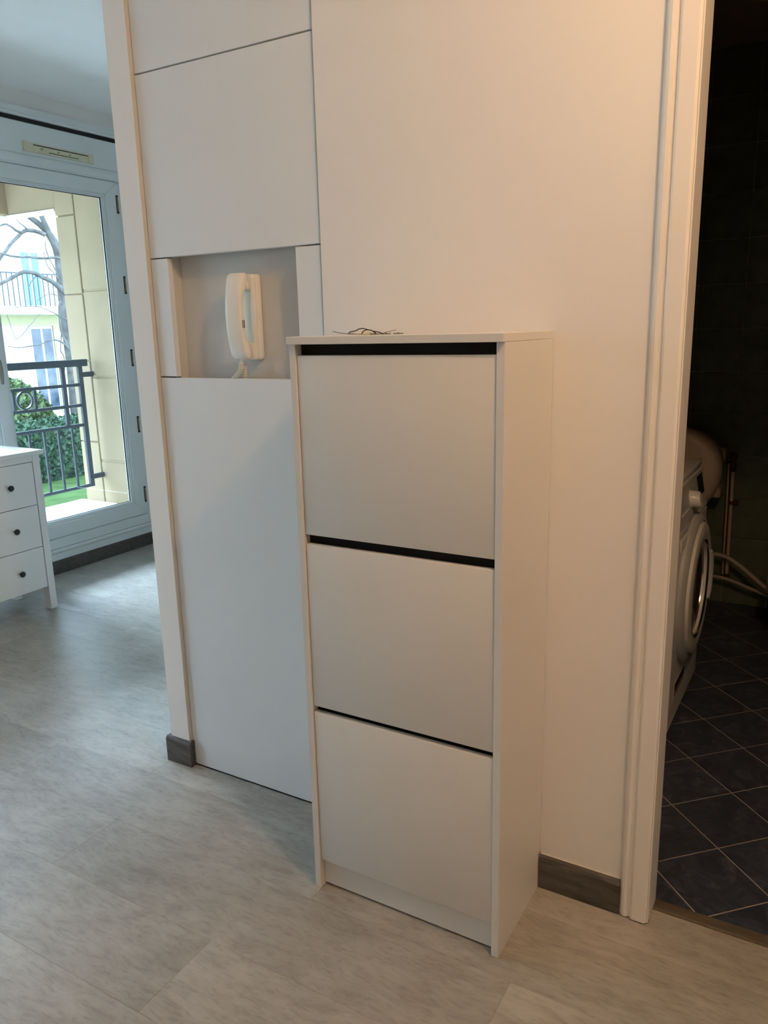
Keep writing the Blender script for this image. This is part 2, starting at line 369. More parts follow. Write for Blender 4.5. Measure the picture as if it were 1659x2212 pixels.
# ---- bathroom behind the doorway
BX0, BX1, BY0, BY1, BZ = 0.02, 2.0, 0.353, 2.63, 2.505
bf = struct(B('floor_bathroom', 'fgrout', None, BX0 - 0.07, BX1 + 0.07, BY0 - 0.03, BY1 + 0.07, -0.05, -0.0012))
def clip(poly, ax, val, keep_less):
    out = []
    for i in range(len(poly)):
        a, b = poly[i], poly[(i + 1) % len(poly)]
        ia = (a[ax] <= val) if keep_less else (a[ax] >= val); ib = (b[ax] <= val) if keep_less else (b[ax] >= val)
        if ia: out.append(a)
        if ia != ib:
            t = (val - a[ax]) / (b[ax] - a[ax]); out.append((a[0] + t * (b[0] - a[0]), a[1] + t * (b[1] - a[1])))
    return out
H = 0.1434; g = 0.0021 * 1.414 / 1.0
nt = 0
for i in range(-7, 9):
    for j in range(-3, 16):
        if (i + j) % 2 == 0: continue
        cx = 0.859 + i * H; cy = 0.627 + j * H; q = H - g
        p = [(cx - q, cy), (cx, cy - q), (cx + q, cy), (cx, cy + q)]
        for ax, v, kl in ((0, BX0 + .001, False), (0, BX1 - .001, True), (1, BY0 + .001, False), (1, BY1 - .001, True)):
            p = clip(p, ax, v, kl)
            if len(p) < 3: break
        if len(p) < 3: continue
        ar = abs(sum(p[k][0] * p[(k + 1) % len(p)][1] - p[(k + 1) % len(p)][0] * p[k][1] for k in range(len(p)))) / 2
        if ar < 2e-4: continue
        bm = prism(NB(), p, 'z', -0.0011, 0.0)
        o = obj('tile', bm, 'slate', bf); nt += 1
wb = struct(B('wall_bathroom_far', 'bgrout', None, BX0, BX1, BY1 + 0.001, BY1 + 0.08, 0, BZ))
tm = {}
def wtile(x0, x1, z0, z1):
    k = (round(x1 - x0, 4), round(z1 - z0, 4))
    if k not in tm:
        me = bpy.data.meshes.new('tile'); bm = box(NB(), -(x1 - x0) / 2, (x1 - x0) / 2, -0.003, 0.003, -(z1 - z0) / 2, (z1 - z0) / 2, bev=0.0012); bm.to_mesh(me); bm.free(); me.materials.append(M['btile']); tm[k] = me
    o = bpy.data.objects.new('tile', tm[k]); C.objects.link(o); o.location = ((x0 + x1) / 2, BY1 - 0.0015, (z0 + z1) / 2); o.parent = wb
xs = [BX0] + [0.205 + 0.2 * k for k in range(9)] + [BX1]
zs = [0.0] + [0.14 + 0.197 * k for k in range(12)] + [BZ]
for a, b in zip(xs, xs[1:]):
    for c, d in zip(zs, zs[1:]):
        wtile(a + 0.0015, b - 0.0015, c + 0.0015, d - 0.0015)
struct(B('wall_bathroom_left', 'btile', None, BX0 - 0.08, BX0, 0.345, BY1 + 0.08, 0, BZ))
struct(B('wall_bathroom_right', 'btile', None, BX1, BX1 + 0.08, 0.345, BY1 + 0.08, 0, BZ))
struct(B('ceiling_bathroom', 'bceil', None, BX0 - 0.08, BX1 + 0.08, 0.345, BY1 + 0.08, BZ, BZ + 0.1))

# ---- window 1 (two sashes, fixed frame, shutter box above)
w1 = sempty('window_1', (WX, 1.26, 0.15))
def ring(bm, y0, y1, z0, z1, w, x0, x1, bev=0.003, wb_=None):
    wb_ = wb_ or w
    # four mitred bars
    o = [(y0, z0), (y1, z0), (y1, z1), (y0, z1)]; i = [(y0 + w, z0 + wb_), (y1 - w, z0 + wb_), (y1 - w, z1 - w), (y0 + w, z1 - w)]
    for k in range(4):
        a, b, c, d = o[k], o[(k + 1) % 4], i[(k + 1) % 4], i[k]
        sub = prism(NB(), [a, b, c, d], 'x', x0, x1)
        bmesh.ops.bevel(sub, geom=sub.edges[:], offset=bev, segments=1, affect='EDGES')
        me = bpy.data.meshes.new('t'); sub.to_mesh(me); sub.free(); bm.from_mesh(me); bpy.data.meshes.remove(me)
    return bm
# fixed outer frame
bm = ring(NB(), 0.310, 2.222, 0.152, 2.288, 0.060, -2.93, WX + 0.004, 0.004)
obj('window_frame', bm, 'pvc', w1)
def sash(y0, y1, gy0, gy1, side):
    s = bpy.data.objects.new('sash', None); C.objects.link(s); s.parent = w1; s.matrix_parent_inverse = Matrix.Translation(w1.location).inverted()
    # sash face, stepped glazing bead, gasket, pane
    def bars(a0, a1, c0, c1, e0, e1, h0, h1, x0, x1, m, nm, bev):
        bm = NB()
        o = [(a0, c0), (a1, c0), (a1, c1), (a0, c1)]; i = [(e0, h0), (e1, h0), (e1, h1), (e0, h1)]
        for k in range(4):
            q = [o[k], o[(k + 1) % 4], i[(k + 1) % 4], i[k]]
            sub = prism(NB(), q, 'x', x0, x1)
            bmesh.ops.bevel(sub, geom=sub.edges[:], offset=bev, segments=1, affect='EDGES')
            me = bpy.data.meshes.new('t'); sub.to_mesh(me); sub.free(); bm.from_mesh(me); bpy.data.meshes.remove(me)
        return obj(nm, bm, m, s)
    bars(y0, y1, 0.215, 2.245, gy0 - 0.022, gy1 + 0.022, 0.296, 2.168, -2.89, WX + 0.020, 'pvc', 'sash_frame', 0.003)
    bars(gy0 - 0.0225, gy1 + 0.0225, 0.2955, 2.1685, gy0 - 0.010, gy1 + 0.010, 0.308, 2.157, -2.885, WX + 0.012, 'pvc', 'glazing_bead', 0.002)
    bars(gy0 - 0.0105, gy1 + 0.0105, 0.3075, 2.1575, gy0 - 0.003, gy1 + 0.003, 0.315, 2.150, -2.882, WX + 0.005, 'pvc', 'glazing_bead', 0.001)
    bars(gy0 - 0.0035, gy1 + 0.0035, 0.3145, 2.1505, gy0, gy1, 0.318, 2.147, -2.873, WX - 0.004, 'gasket', 'gasket', 0.0005)
    obj('window_pane', box(NB(), -2.876, -2.8735, gy0 - 0.003, gy1 + 0.003, 0.314, 2.151), 'glass', s)
sash(1.205, 2.158, 1.298, 2.040, 1)
sash(0.375, 1.200, 0.490, 1.095, -1)
# hinges, five small brass pivots on the right sash edge
for z in (2.12, 1.655, 1.217, 0.80, 0.345):
    B('hinge_plate', 'gasket', w1, WX + 0.0205, WX + 0.0225, 2.138, 2.156, z - 0.052, z + 0.052, bev=0.0008)
    B('hinge_cover', 'brass', w1, WX + 0.0226, WX + 0.026, 2.142, 2.153, z - 0.042, z + 0.042, bev=0.0015)
# handle on the meeting stile
bm = NB(); box(bm, WX + 0.0205, WX + 0.030, 1.204, 1.228, 1.14, 1.30, bev=0.004, seg=2)
hb = obj('handle', bm, 'metal', w1, True)
bm = NB(); tube(bm, [(WX + 0.030, 1.216, 1.25), (WX + 0.050, 1.216, 1.25), (WX + 0.056, 1.218, 1.24), (WX + 0.056, 1.222, 1.20), (WX + 0.052, 1.226, 1.16), (WX + 0.046, 1.228, 1.12)], [0.008, 0.008, 0.009, 0.009, 0.008, 0.006], 10)
obj('lever', bm, 'metal', hb, True)
# shutter box above: rounded ledge, front board, dark slot, cornice
sb = struct(B('trim_2', 'pvc', None, WX + 0.0005, WX + 0.030, 0.30, 2.228, 2.300, 2.462, bev=0.004))
B('slot', 'gasket', sb, WX + 0.001, WX + 0.016, 0.30, 2.228, 2.462, 2.487)
prof = [(WX + .0005, 2.245), (WX + .028, 2.248), (WX + .040, 2.258), (WX + .046, 2.272), (WX + .043, 2.287), (WX + .034, 2.299), (WX + .0005, 2.3)]
obj('rounded_ledge', prism(NB(), prof, 'y', 0.30, 2.228), 'pvc', sb)
prof = [(WX + .0005, 2.487), (WX + .034, 2.487), (WX + .038, 2.495), (WX + .034, 2.503), (WX + .030, 2.506), (WX + .030, 2.535), (WX + .0005, 2.537)]
obj('cornice', prism(NB(), prof, 'y', 0.0, 3.29), 'pvc', sb)
# sill stages under the window
sl = struct(B('trim_3', 'pvc', None, WX + 0.0005, WX + 0.016, 0.31, 2.222, 0.150, 0.212, bev=0.004))
prof = [(WX + .0005, 0.082), (WX + .010, 0.082), (WX + .010, 0.122), (WX + .020, 0.130), (WX + .022, 0.142), (WX + .018, 0.149), (WX + .0005, 0.149)]
obj('sill_moulding', prism(NB(), prof, 'y', 0.30, 2.23), 'pvc', sl)

# trickle vent on the shutter box: a thing of its own
vt = thing('trickle_vent', 'yellowed plastic air vent strip fixed above the window, its cover missing', 'vent', (WX + .03, 1.75, 2.34))
XV = WX + 0.0305
B('back_plate', 'vent', vt, XV, XV + 0.004, 1.530, 1.985, 2.318, 2.366, bev=0.0015)
B('lower_rail', 'vent', vt, XV + 0.004, XV + 0.012, 1.545, 1.972, 2.319, 2.325, bev=0.001)
B('end_cap', 'vent', vt, XV + 0.004, XV + 0.014, 1.530, 1.552, 2.317, 2.367, bev=0.003)
B('end_cap', 'vent', vt, XV + 0.004, XV + 0.014, 1.955, 1.985, 2.317, 2.367, bev=0.003)
B('slot', 'gasket', vt, XV + 0.0035, XV + 0.0055, 1.597, 1.952, 2.3545, 2.359, label='long dark air slot')
B('slot', 'gasket', vt, XV + 0.0035, XV + 0.0055, 1.690, 1.885, 2.3295, 2.3325, label='short dark air slot')
for y in (1.64, 1.745, 1.82): B('clip', 'metal', vt, XV + 0.004, XV + 0.0075, y, y + 0.014, 2.339, 2.346, bev=0.001)

# ================================================================ BUILT-IN CUPBOARD FRONT WITH THE NICHE
PY = 0.281
cp = thing('built_in_cupboard', 'white handleless floor to ceiling cupboard front with an open niche', 'cupboard', (-0.39, PY, 0.004))
X0, X1 = -0.6755, -0.103
B('door_panel', 'lacquer', cp, X0, X1, PY, PY + 0.019, 2.034, 2.615, bev=0.0008)
B('door_panel', 'lacquer', cp, X0, X1, PY, PY + 0.019, 1.567, 2.0300, bev=0.0008)
B('door_panel', 'lacquer', cp, X0, X1, PY, PY + 0.019, 0.004, 1.239, bev=0.0008)
B('side_strip', 'lacquer', cp, X0, -0.612, PY, PY + 0.019, 1.2430, 1.5635, bev=0.0008)
B('side_strip', 'lacquer', cp, -0.176, X1, PY, PY + 0.019, 1.2430, 1.5635, bev=0.0008)
B('niche_side', 'edge', cp, -0.634, -0.613, PY + 0.0195, 0.3305, 1.15, 1.66)
B('niche_side', 'edge', cp, -0.175, -0.155, PY + 0.0195, 0.3305, 1.15, 1.66)
B('niche_back', 'grey', cp, -0.64, -0.15, 0.331, 0.341, 1.14, 1.67)
B('niche_floor', 'edge', cp, -0.612, -0.176, PY + 0.0195, 0.3305, 1.15, 1.165)
B('carcass_edge', 'edge', cp, -0.1025, -0.0985, PY + 0.004, 0.33, 0.0, 2.615, label='cream board edge in the joint')
B('carcass_edge', 'black', cp, -0.0985, -0.0955, PY + 0.012, 0.33, 0.0, 2.615)  # black strip filling the joint gap beside the wall
B('carcass_back', 'edge', cp, -0.676, -0.1, 0.301, 0.33, 0.004, 1.14)
B('carcass_back', 'edge', cp, -0.676, -0.1, 0.301, 0.33, 1.675, 2.615)
# cream strip paints the warm lamp light on the white post's side face
struct(B('trim_warm_light', 'edge', None, -0.6768, -0.6758, 0.2685, 0.2805, 0.09, 2.615))

# ---- intercom handset in the niche
ph = thing('intercom_phone', 'ivory wall intercom telephone hanging on its cradle inside the niche', 'telephone', (-0.355, 0.331, 1.29))
bm = NB()
# wall base: rounded slab with end blocks, hollow middle
box(bm, -0.386, -0.327, 0.306, 0.3308, 1.288, 1.510, bev=0.008, seg=3)
obj('wall_base', bm, 'plastic', ph, True)
bm = NB(); box(bm, -0.385, -0.328, 0.292, 0.3075, 1.466, 1.509, bev=0.006, seg=3)
cu = obj('cradle_block', bm, 'plastic', ph, True)
bm = NB(); box(bm, -0.352, -0.341, 0.286, 0.293, 1.472, 1.492, bev=0.003, seg=2); obj('hook_switch', bm, 'plastic', cu, True)
bm = NB(); box(bm, -0.385, -0.328, 0.290, 0.3075, 1.289, 1.334, bev=0.007, seg=3)
obj('cradle_block', bm, 'plastic', ph, True)
# side rail joining both blocks on the right
bm = NB(); box(bm, -0.338, -0.327, 0.292, 0.3075, 1.30, 1.50, bev=0.004, seg=2)
obj('cradle_rail', bm, 'plastic', ph, True)
# handset: swept bow, wider ear and mouth pieces
bm = NB()
secs = []
N = 26
for i in range(N + 1):
    t = i / N; z = 1.293 + t * (1.511 - 1.293)
    bow = math.sin(math.pi * t)
    yf = 0.264 - 0.017 * bow ** 0.8                # front line
    e = 1 if t > .8 else 0
    # inner line: deep at the two cups, shallow at the grip
    cup = max(0.0, min(1, (0.235 - t) / 0.05)) if t < 0.5 else max(0.0, min(1, (t - 0.765) / 0.05))
    yb = yf + 0.019 + cup * 0.0115
    w = 0.0265 + 0.001 * cup; 
    endr = min(t, 1 - t) / 0.06
    k = math.sqrt(max(0.05, 1 - (1 - min(1, endr)) ** 2)) if endr < 1 else 1
    secs.append((z, yf, yb, w, k))
rings = []
for z, yf, yb, w, k in secs:
    cy = (yf + yb) / 2; hy = (yb - yf) / 2 * (0.55 + 0.45 * k); w2_ = w * (0.8 + 0.2 * k)
    ring_ = []
    for a in range(20):
        th_ = 2 * math.pi * a / 20; c, s = math.cos(th_), math.sin(th_)
        n_ = 0.5
        ring_.append(bm.verts.new((-0.3585 + math.copysign(abs(c) ** n_, c) * w2_, cy + math.copysign(abs(s) ** n_, s) * hy, z)))
    rings.append(ring_)
for A_, B_ in zip(rings, rings[1:]):
    for a in range(20): bm.faces.new((A_[a], A_[(a + 1) % 20], B_[(a + 1) % 20], B_[a]))
bm.faces.new(rings[0][::-1]); bm.faces.new(rings[-1])
bmesh.ops.translate(bm, vec=(-0.006, 0, 0), verts=bm.verts[:])
hs = obj('handset', bm, 'plastic', ph, True)
for dy in (0, 0.006):
    B('side_slot', 'darkwire', hs, -0.3385, -0.3368, 0.256 + dy, 0.2572 + dy, 1.372, 1.392)
# coiled cord: from the handset down below the niche rim and up to the base
def coil(bm, path, R, turns, rad):
    P = [Vector(p) for p in path]; L = [0]
    for a, b in zip(P, P[1:]): L.append(L[-1] + (b - a).length)
    n = int(turns * 12); pts = []
    for i in range(n + 1):
        s = L[-1] * i / n; k = max(j for j in range(len(L)) if L[j] <= s + 1e-9); k = min(k, len(P) - 2)
        f = (s - L[k]) / (L[k + 1] - L[k]); p = P[k].lerp(P[k + 1], f); d = (P[k + 1] - P[k]).normalized()
        a = d.cross(Vector((0.3, 1, 0.1))).normalized(); b = d.cross(a); an = 2 * math.pi * turns * i / n
        pts.append(p + (a * math.cos(an) + b * math.sin(an)) * R)
    return tube(bm, pts, rad, 5)
bm = NB()
coil(bm, [(-0.366, 0.275, 1.283), (-0.372, 0.278, 1.268), (-0.382, 0.284, 1.257), (-0.400, 0.292, 1.247), (-0.430, 0.306, 1.232), (-0.452, 0.313, 1.215), (-0.458, 0.317, 1.200), (-0.440, 0.318, 1.190), (-0.415, 0.318, 1.190), (-0.396, 0.317, 1.20), (-0.388, 0.312, 1.222), (-0.382, 0.304, 1.245), (-0.376, 0.297, 1.265), (-0.372, 0.294, 1.283)], 0.0052, 62, 0.0017)
obj('coiled_cord', bm, 'plastic', ph, True)
bm = NB(); tube(bm, [(-0.364, 0.272, 1.300), (-0.366, 0.275, 1.276)], 0.0032, 8); obj('cord_plug', bm, 'plastic', hs, True)

# ================================================================ SHOE CABINET
sc = thing('shoe_cabinet', 'tall narrow white shoe cabinet with three flap doors, standing against the wall', 'cabinet', (0.245, 0.13, 0))
HT = 1.350; TT = 0.016
def side(x0, x1):
    bm = prism(NB(), [(0.0, 0.0), (0.2595, 0.0), (0.2595, 0.093), (0.2725, 0.100), (0.2725, HT - TT), (0.0, HT - TT)], 'x', x0, x1)
    bmesh.ops.bevel(bm, geom=bm.edges[:], offset=0.0008, segments=1, affect='EDGES')
    return obj('side_panel', bm, 'foil', sc)
side(0.0, 0.016); side(0.473, 0.49)
B('top_panel', 'foil', sc, -0.0005, 0.4905, -0.009, 0.2735, HT - TT, HT, bev=0.0008)
for z0, z1 in ((0.917, 1.311), (0.498, 0.8955), (0.080, 0.4825)):
    fd = B('flap_door', 'foil', sc, 0.0172, 0.4718, 0.0035, 0.0195, z0, z1, bev=0.0022, seg=2)
for z0, z1 in ((1.305, HT - TT), (0.888, 0.925), (0.474, 0.506)):
    B('finger_gap_strip', 'black', sc, 0.0162, 0.4728, 0.0225, 0.030, z0, z1, label='black strip behind the gap above the flap door')  # near-black strip makes the gap above each door read dark
B('plinth', 'foil', sc, 0.0162, 0.4728, 0.018, 0.034, 0.006, 0.078, bev=0.0008)
B('bottom_panel', 'foil', sc, 0.0162, 0.4728, 0.034, 0.255, 0.062, 0.078)
B('back_panel', 'foil', sc, 0.0162, 0.4728, 0.255, 0.259, 0.06, HT - TT)

# ---- small things left on top of the cabinet
ZT = HT + 0.0002
bm = NB()
random.seed(3)
ico = bmesh.ops.create_icosphere(bm, subdivisions=3, radius=1)
for v in bm.verts:
    n_ = 1 + 0.22 * math.sin(v.co.x * 5 + 1) * math.cos(v.co.y * 7) + 0.1 * math.sin(v.co.z * 11 + v.co.x * 6)
    x = v.co.x * 0.029 * n_; y = v.co.y * 0.014 * n_; z = max(v.co.z, -0.35) * (0.0075 if v.co.x > 0 else 0.0045) * n_
    v.co = (x, y, z)
mz = min(v.co.z for v in bm.verts)
bmesh.ops.translate(bm, vec=(0.108, 0.118, ZT - mz), verts=bm.verts[:])
tag(obj('plastic_bag', bm, 'bag', None, True), 'small crumpled white plastic packet lying on top of the cabinet', 'packet')
bm = NB(); tube(bm, [(0.105, 0.095, ZT + .0022), (0.085, 0.10, ZT + .0030), (0.060, 0.11, ZT + .005), (0.034, 0.12, ZT + .0085)], 0.0009, 6)
tag(obj('thin_wire', bm, 'greywire', None, True), 'thin grey wire sticking out to the left on the cabinet top', 'wire')
bm = NB(); tube(bm, [(0.150, 0.120, ZT + .0012), (0.160, 0.125, ZT + .0030), (0.171, 0.13, ZT + .0058), (0.188, 0.135, ZT + .0090)], 0.0007, 6)
tag(obj('thin_wire', bm, 'greywire', None, True), 'short pale wire end pointing right above the metal plates', 'wire')
bm = NB()
tube(bm, [(0.090, 0.098, ZT + .0045), (0.098, 0.094, ZT + .0072), (0.112, 0.092, ZT + .0090), (0.121, 0.091, ZT + .0128), (0.130, 0.092, ZT + .0135), (0.140, 0.095, ZT + .011), (0.152, 0.10, ZT + .0072), (0.163, 0.105, ZT + .0050), (0.170, 0.108, ZT + .0015)], 0.0012, 6)
tube(bm, [(0.126, 0.093, ZT + .0020), (0.130, 0.094, ZT + .0085), (0.138, 0.096, ZT + .0105), (0.147, 0.099, ZT + .0092), (0.156, 0.10, ZT + .0042), (0.158, 0.10, ZT + .0015)], 0.0012, 6)
tag(obj('cable_tie', bm, 'darkwire', None, True), 'dark bent cable tie arching over the plastic packet', 'cable tie')
for (x, y, lab) in ((0.147, 0.113, 'flat grey metal plate touching the plastic packet, leftmost of the three plates'), (0.1705, 0.12, 'flat grey metal plate in the middle of the three plates'), (0.2005, 0.12, 'flat grey metal plate lying apart at the right of the other two')):
    o = thing('metal_plate', lab, 'bracket', (x, y, ZT), 'small metal plates on the cabinet top')
    B('plate', 'metal', o, x - 0.009, x + 0.009, y - 0.007, y + 0.007, ZT, ZT + 0.0028, bev=0.0006)
    lathe_bm = lathe(NB(), [(0.0025, ZT + 0.0028), (0.0025, ZT + 0.0034), (0.0012, ZT + 0.0036)], (x, y, 0), 'z', 10)
    obj('screw_hole_rim', lathe_bm, 'darkwire', o)

# ================================================================ CHEST OF DRAWERS BY THE WINDOW
ch = thing('chest_of_drawers', 'white chest of drawers with round black knobs and square legs, by the window', 'chest', (-2.47, 0.54, 0))
CX = -2.37; CB = -2.70
B('top_panel', 'chest', ch, CB, CX + 0.016, 0.02, 1.088, 0.798, 0.819, bev=0.002)
B('side_panel', 'chest', ch, CB + 0.03, CX - 0.03, 1.033, 1.055, 0.12, 0.798)
B('side_panel', 'chest', ch, CB + 0.03, CX - 0.03, 0.053, 0.075, 0.12, 0.798)
B('back_panel', 'chest', ch, CB + 0.02, CB + 0.03, 0.05, 1.06, 0.12, 0.798)
for x0, x1 in ((CX - 0.045, CX), (CB, CB + 0.045)):
    for y0, y1 in ((1.030, 1.068), (0.040, 0.078)):
        B('leg', 'chest', ch, x0, x1, y0, y1, 0.0005, 0.798, bev=0.0015)
B('top_rail', 'chest', ch, CX - 0.025, CX - 0.003, 0.078, 1.030, 0.766, 0.798)
B('bottom_rail', 'chest', ch, CX - 0.03, CX - 0.022, 0.078, 1.030, 0.120, 0.15)
for z0, z1 in ((0.551, 0.763), (0.337, 0.548), (0.123, 0.334)):
    dr = B('drawer', 'chest', ch, CX - 0.020, CX - 0.003, 0.081, 1.027, z0, z1, bev=0.0015)
    bm = box(NB(), CX - 0.30, CX - 0.021, 0.09, 1.018, z0 + 0.01, z1 - 0.01)
    obj('drawer_box', bm, 'chest', dr)
    for y in (0.885, 0.223):
        bm = lathe(NB(), [(0.0001, 0.0), (0.005, 0.0), (0.0048, 0.008), (0.010, 0.014), (0.0145, 0.019), (0.0145, 0.023), (0.011, 0.027), (0.0001, 0.028)], (CX - 0.0032, y, (z0 + z1) / 2 + 0.002), 'x', 20)
        obj('knob', bm, 'knob', dr, True)

# ================================================================ WASHING MACHINE
wm = thing('washing_machine', 'white front-loading washing machine on the dark bathroom tiles', 'washing machine', (0.31, 1.42, 0))
FX = 0.632; Y0, Y1 = 1.125, 1.700
def rbox(x0, x1, y0, y1, z0, z1, r, m, nm, par, r2=0.004, top_lean=0.0):
    pts = [(x0, y0)]
    for k in range(7):
        a = -math.pi / 2 + (math.pi / 2) * k / 6
        pts.append((x1 - r + r * math.cos(a), y0 + r + r * math.sin(a)))
    for k in range(7):
        a = (math.pi / 2) * k / 6
        pts.append((x1 - r + r * math.cos(a), y1 - r + r * math.sin(a)))
    pts.append((x0, y1))
    bm = prism(NB(), pts, 'z', z0, z1)
    return obj(nm, bm, m, par, True)
rbox(0.06, FX, Y0, Y1, 0.112, 0.685, 0.010, 'washer', 'body', wm)
rbox(0.06, FX, Y0, Y1, 0.030, 0.1105, 0.010, 'washer', 'kick_panel', wm)
# slanted control panel on top of the front
bm = prism(NB(), [(0.06, 0.6865), (FX, 0.6865), (FX - 0.003, 0.71), (FX - 0.028, 0.842), (0.06, 0.842)], 'y', Y0, Y1)
bmesh.ops.bevel(bm, geom=[e for e in bm.edges if abs((e.verts[0].co - e.verts[1].co).normalized().y) < .5 or e.verts[0].co.x > .3], offset=0.008, segments=3, affect='EDGES')
cpn = obj('control_panel', bm, 'washer', wm, True)
def lean(o):
    for v in o.data.vertices: v.co.x -= max(0, v.co.z - 0.71) * 0.19 + 0.0015
    return o
lean(B('control_strip', 'washer2', cpn, FX - 0.012, FX + 0.0005, Y0 + 0.02, Y1 - 0.02, 0.715, 0.832, bev=0.0005))
lean(B('display', 'smoke', cpn, FX + 0.0005, FX + 0.002, 1.54, 1.65, 0.752, 0.822, bev=0.0005))
bm = lathe(NB(), [(0.0001, 0.034), (0.024, 0.034), (0.0275, 0.030), (0.029, 0.002), (0.033, 0.0)], (FX + 0.0006, 1.385, 0.775), 'x', 32)
lean(obj('dial', bm, 'washer', cpn, True))
for k in range(5):
    lean(B('button', 'washer', cpn, FX + 0.0005, FX + 0.003, 1.20 + k * 0.028, 1.218 + k * 0.028, 0.750, 0.757, bev=0.0008))
B('top_panel', 'washer', wm, 0.04, FX - 0.030, Y0 - 0.002, Y1 + 0.002, 0.842, 0.857, bev=0.004, seg=2)
bm = NB(); box(bm, FX - 0.002, FX + 0.004, Y0 + 0.03, Y0 + 0.19, 0.645, 0.683, bev=0.002, seg=2); obj('detergent_drawer', bm, 'washer', wm, True)
# door
DC = (FX, 1.405, 0.458)
bm = lathe(NB(), [(0.262, 0.0), (0.262, 0.010), (0.250, 0.022), (0.236, 0.024), (0.236, 0.0)], DC, 'x', 64, closed=True)
obj('door_surround', bm, 'washer2', wm, True)
dr = obj('door', lathe(NB(), [(0.232, 0.004), (0.234, 0.020), (0.226, 0.033), (0.205, 0.038), (0.180, 0.035), (0.160, 0.030), (0.158, 0.004)], DC, 'x', 64, closed=True), 'washer', wm, True)
obj('door_glass', lathe(NB(), [(0.0001, -0.02), (0.08, -0.017), (0.13, -0.002), (0.158, 0.016), (0.161, 0.010), (0.161, 0.002), (0.0001, 0.0005)], DC, 'x', 48), 'smoke', dr, True)
obj('chrome_ring', lathe(NB(), [(0.158, 0.018), (0.166, 0.034), (0.172, 0.037), (0.166, 0.026), (0.159, 0.010)], DC, 'x', 64, closed=True), 'chrome', dr, True)
# handle on the far edge of the door
bm = NB()
hp = []
for k in range(9):
    a = math.radians(-28 + 56 * k / 8)
    hp.append((FX + 0.038, DC[1] + 0.192 * math.cos(a), DC[2] + 0.192 * math.sin(a)))
tube(bm, hp, [0.008, 0.011, 0.012, 0.012, 0.012, 0.012, 0.012, 0.011, 0.008], 10)
obj('door_handle', bm, 'washer2', dr, True)
# filter hatch with printed label
B('filter_flap', 'washer2', wm, FX, FX + 0.002, 1.20, 1.40, 0.122, 0.175, bev=0.0008)
B('printed_label', 'gasket', wm, FX + 0.0021, FX + 0.0028, 1.215, 1.385, 0.140, 0.168, label='dark label strip with a red line below it')
B('printed_label', 'red', wm, FX + 0.0021, FX + 0.0028, 1.215, 1.385, 0.125, 0.133, label='red line of the label')
for x in (0.10, 0.55):
    for y in (Y0 + 0.05, Y1 - 0.05):
        obj('foot', lathe(NB(), [(0.02, 0.0005), (0.02, 0.012), (0.01, 0.014), (0.01, 0.0305)], (x, y, 0), 'z', 14), 'gasket', wm)

# ================================================================ WATER HEATER, PIPES, HOSES, TOILET
wh = thing('water_heater', 'round beige water heater drum on the wall beyond the washing machine', 'water heater', (0.43, 2.62, 0.745))
HC = (0.420, 2.15, 0.718)
obj('drum', lathe(NB(), [(0.0001, 0.0), (0.16, 0.0), (0.180, 0.008), (0.190, 0.024), (0.191, 0.10), (0.186, 0.105), (0.176, 0.27), (0.14, 0.34), (0.0001, 0.345)], HC, 'y', 64), 'tank', wh, True)
obj('front_rim', lathe(NB(), [(0.1915, 0.020), (0.194, 0.024), (0.194, 0.036), (0.1915, 0.040)], HC, 'y', 64, closed=True), 'tank', wh, True)
for dx, dz in ((0.115, 0.07), (-0.02, 0.0)):
    obj('screw_cap', lathe(NB(), [(0.0001, -0.007), (0.008, -0.005), (0.010, 0.0)], (HC[0] + dx, HC[1], HC[2] + dz), 'y', 16), 'tank', wh, True)
B('wall_bracket', 'tank', wh, 0.33, 0.588, 2.50, 2.624, 0.715, 0.785, bev=0.006)
B('wall_bracket', 'tank', wh, 0.33, 0.58, 2.49, 2.624, 0.55, 0.60, bev=0.006)
wp = thing('water_pipes', 'pair of thin copper pipes clipped upright on the dark green tiles', 'pipe', (0.615, 2.6, 0.15))
bm = NB(); tube(bm, [(0.626, 2.585, 0.155), (0.622, 2.585, 0.45), (0.618, 2.585, 0.69)], 0.0085, 10); obj('pipe', bm, 'pipe', wp, True)
bm = NB(); tube(bm, [(0.606, 2.60, 0.155), (0.602, 2.60, 0.45), (0.596, 2.60, 0.70)], 0.005, 10); obj('pipe', bm, 'pipe', wp, True)
obj('valve', lathe(NB(), [(0.010, 0.0), (0.015, 0.006), (0.015, 0.03), (0.011, 0.034), (0.011, 0.06), (0.014, 0.064), (0.014, 0.085), (0.005, 0.09)], (0.617, 2.585, 0.665), 'z', 14), 'valve', wp, True)
obj('valve', lathe(NB(), [(0.006, -0.03), (0.012, -0.025), (0.012, 0.0), (0.008, 0.005), (0.008, 0.02)], (0.590, 2.585, 0.72), 'x', 14), 'valve', wp, True)
for z in (0.155, 0.515): obj('pipe_clip', lathe(NB(), [(0.011, -0.008), (0.0135, -0.006), (0.0135, 0.006), (0.011, 0.008)], (0.6225 if z > .3 else 0.626, 2.585, z), 'z', 14), 'valve', wp, True)
B('pipe_clip', 'valve', wp, 0.630, 0.652, 2.60, 2.624, 0.505, 0.525, bev=0.003)
def hose(name, pts, r, lab):
    # Catmull-Rom through the points
    P = [Vector(p) for p in pts]; out = []
    for i in range(len(P) - 1):
        a = P[max(i - 1, 0)]; b = P[i]; c = P[i + 1]; d = P[min(i + 2, len(P) - 1)]
        for k in range(8):
            t = k / 8; out.append(0.5 * ((2 * b) + (c - a) * t + (2 * a - 5 * b + 4 * c - d) * t * t + (3 * b - 3 * c + d - a) * t ** 3))
    out.append(P[-1])
    return tag(obj(name, tube(NB(), out, r, 10), 'hose', None, True), lab, 'hose')
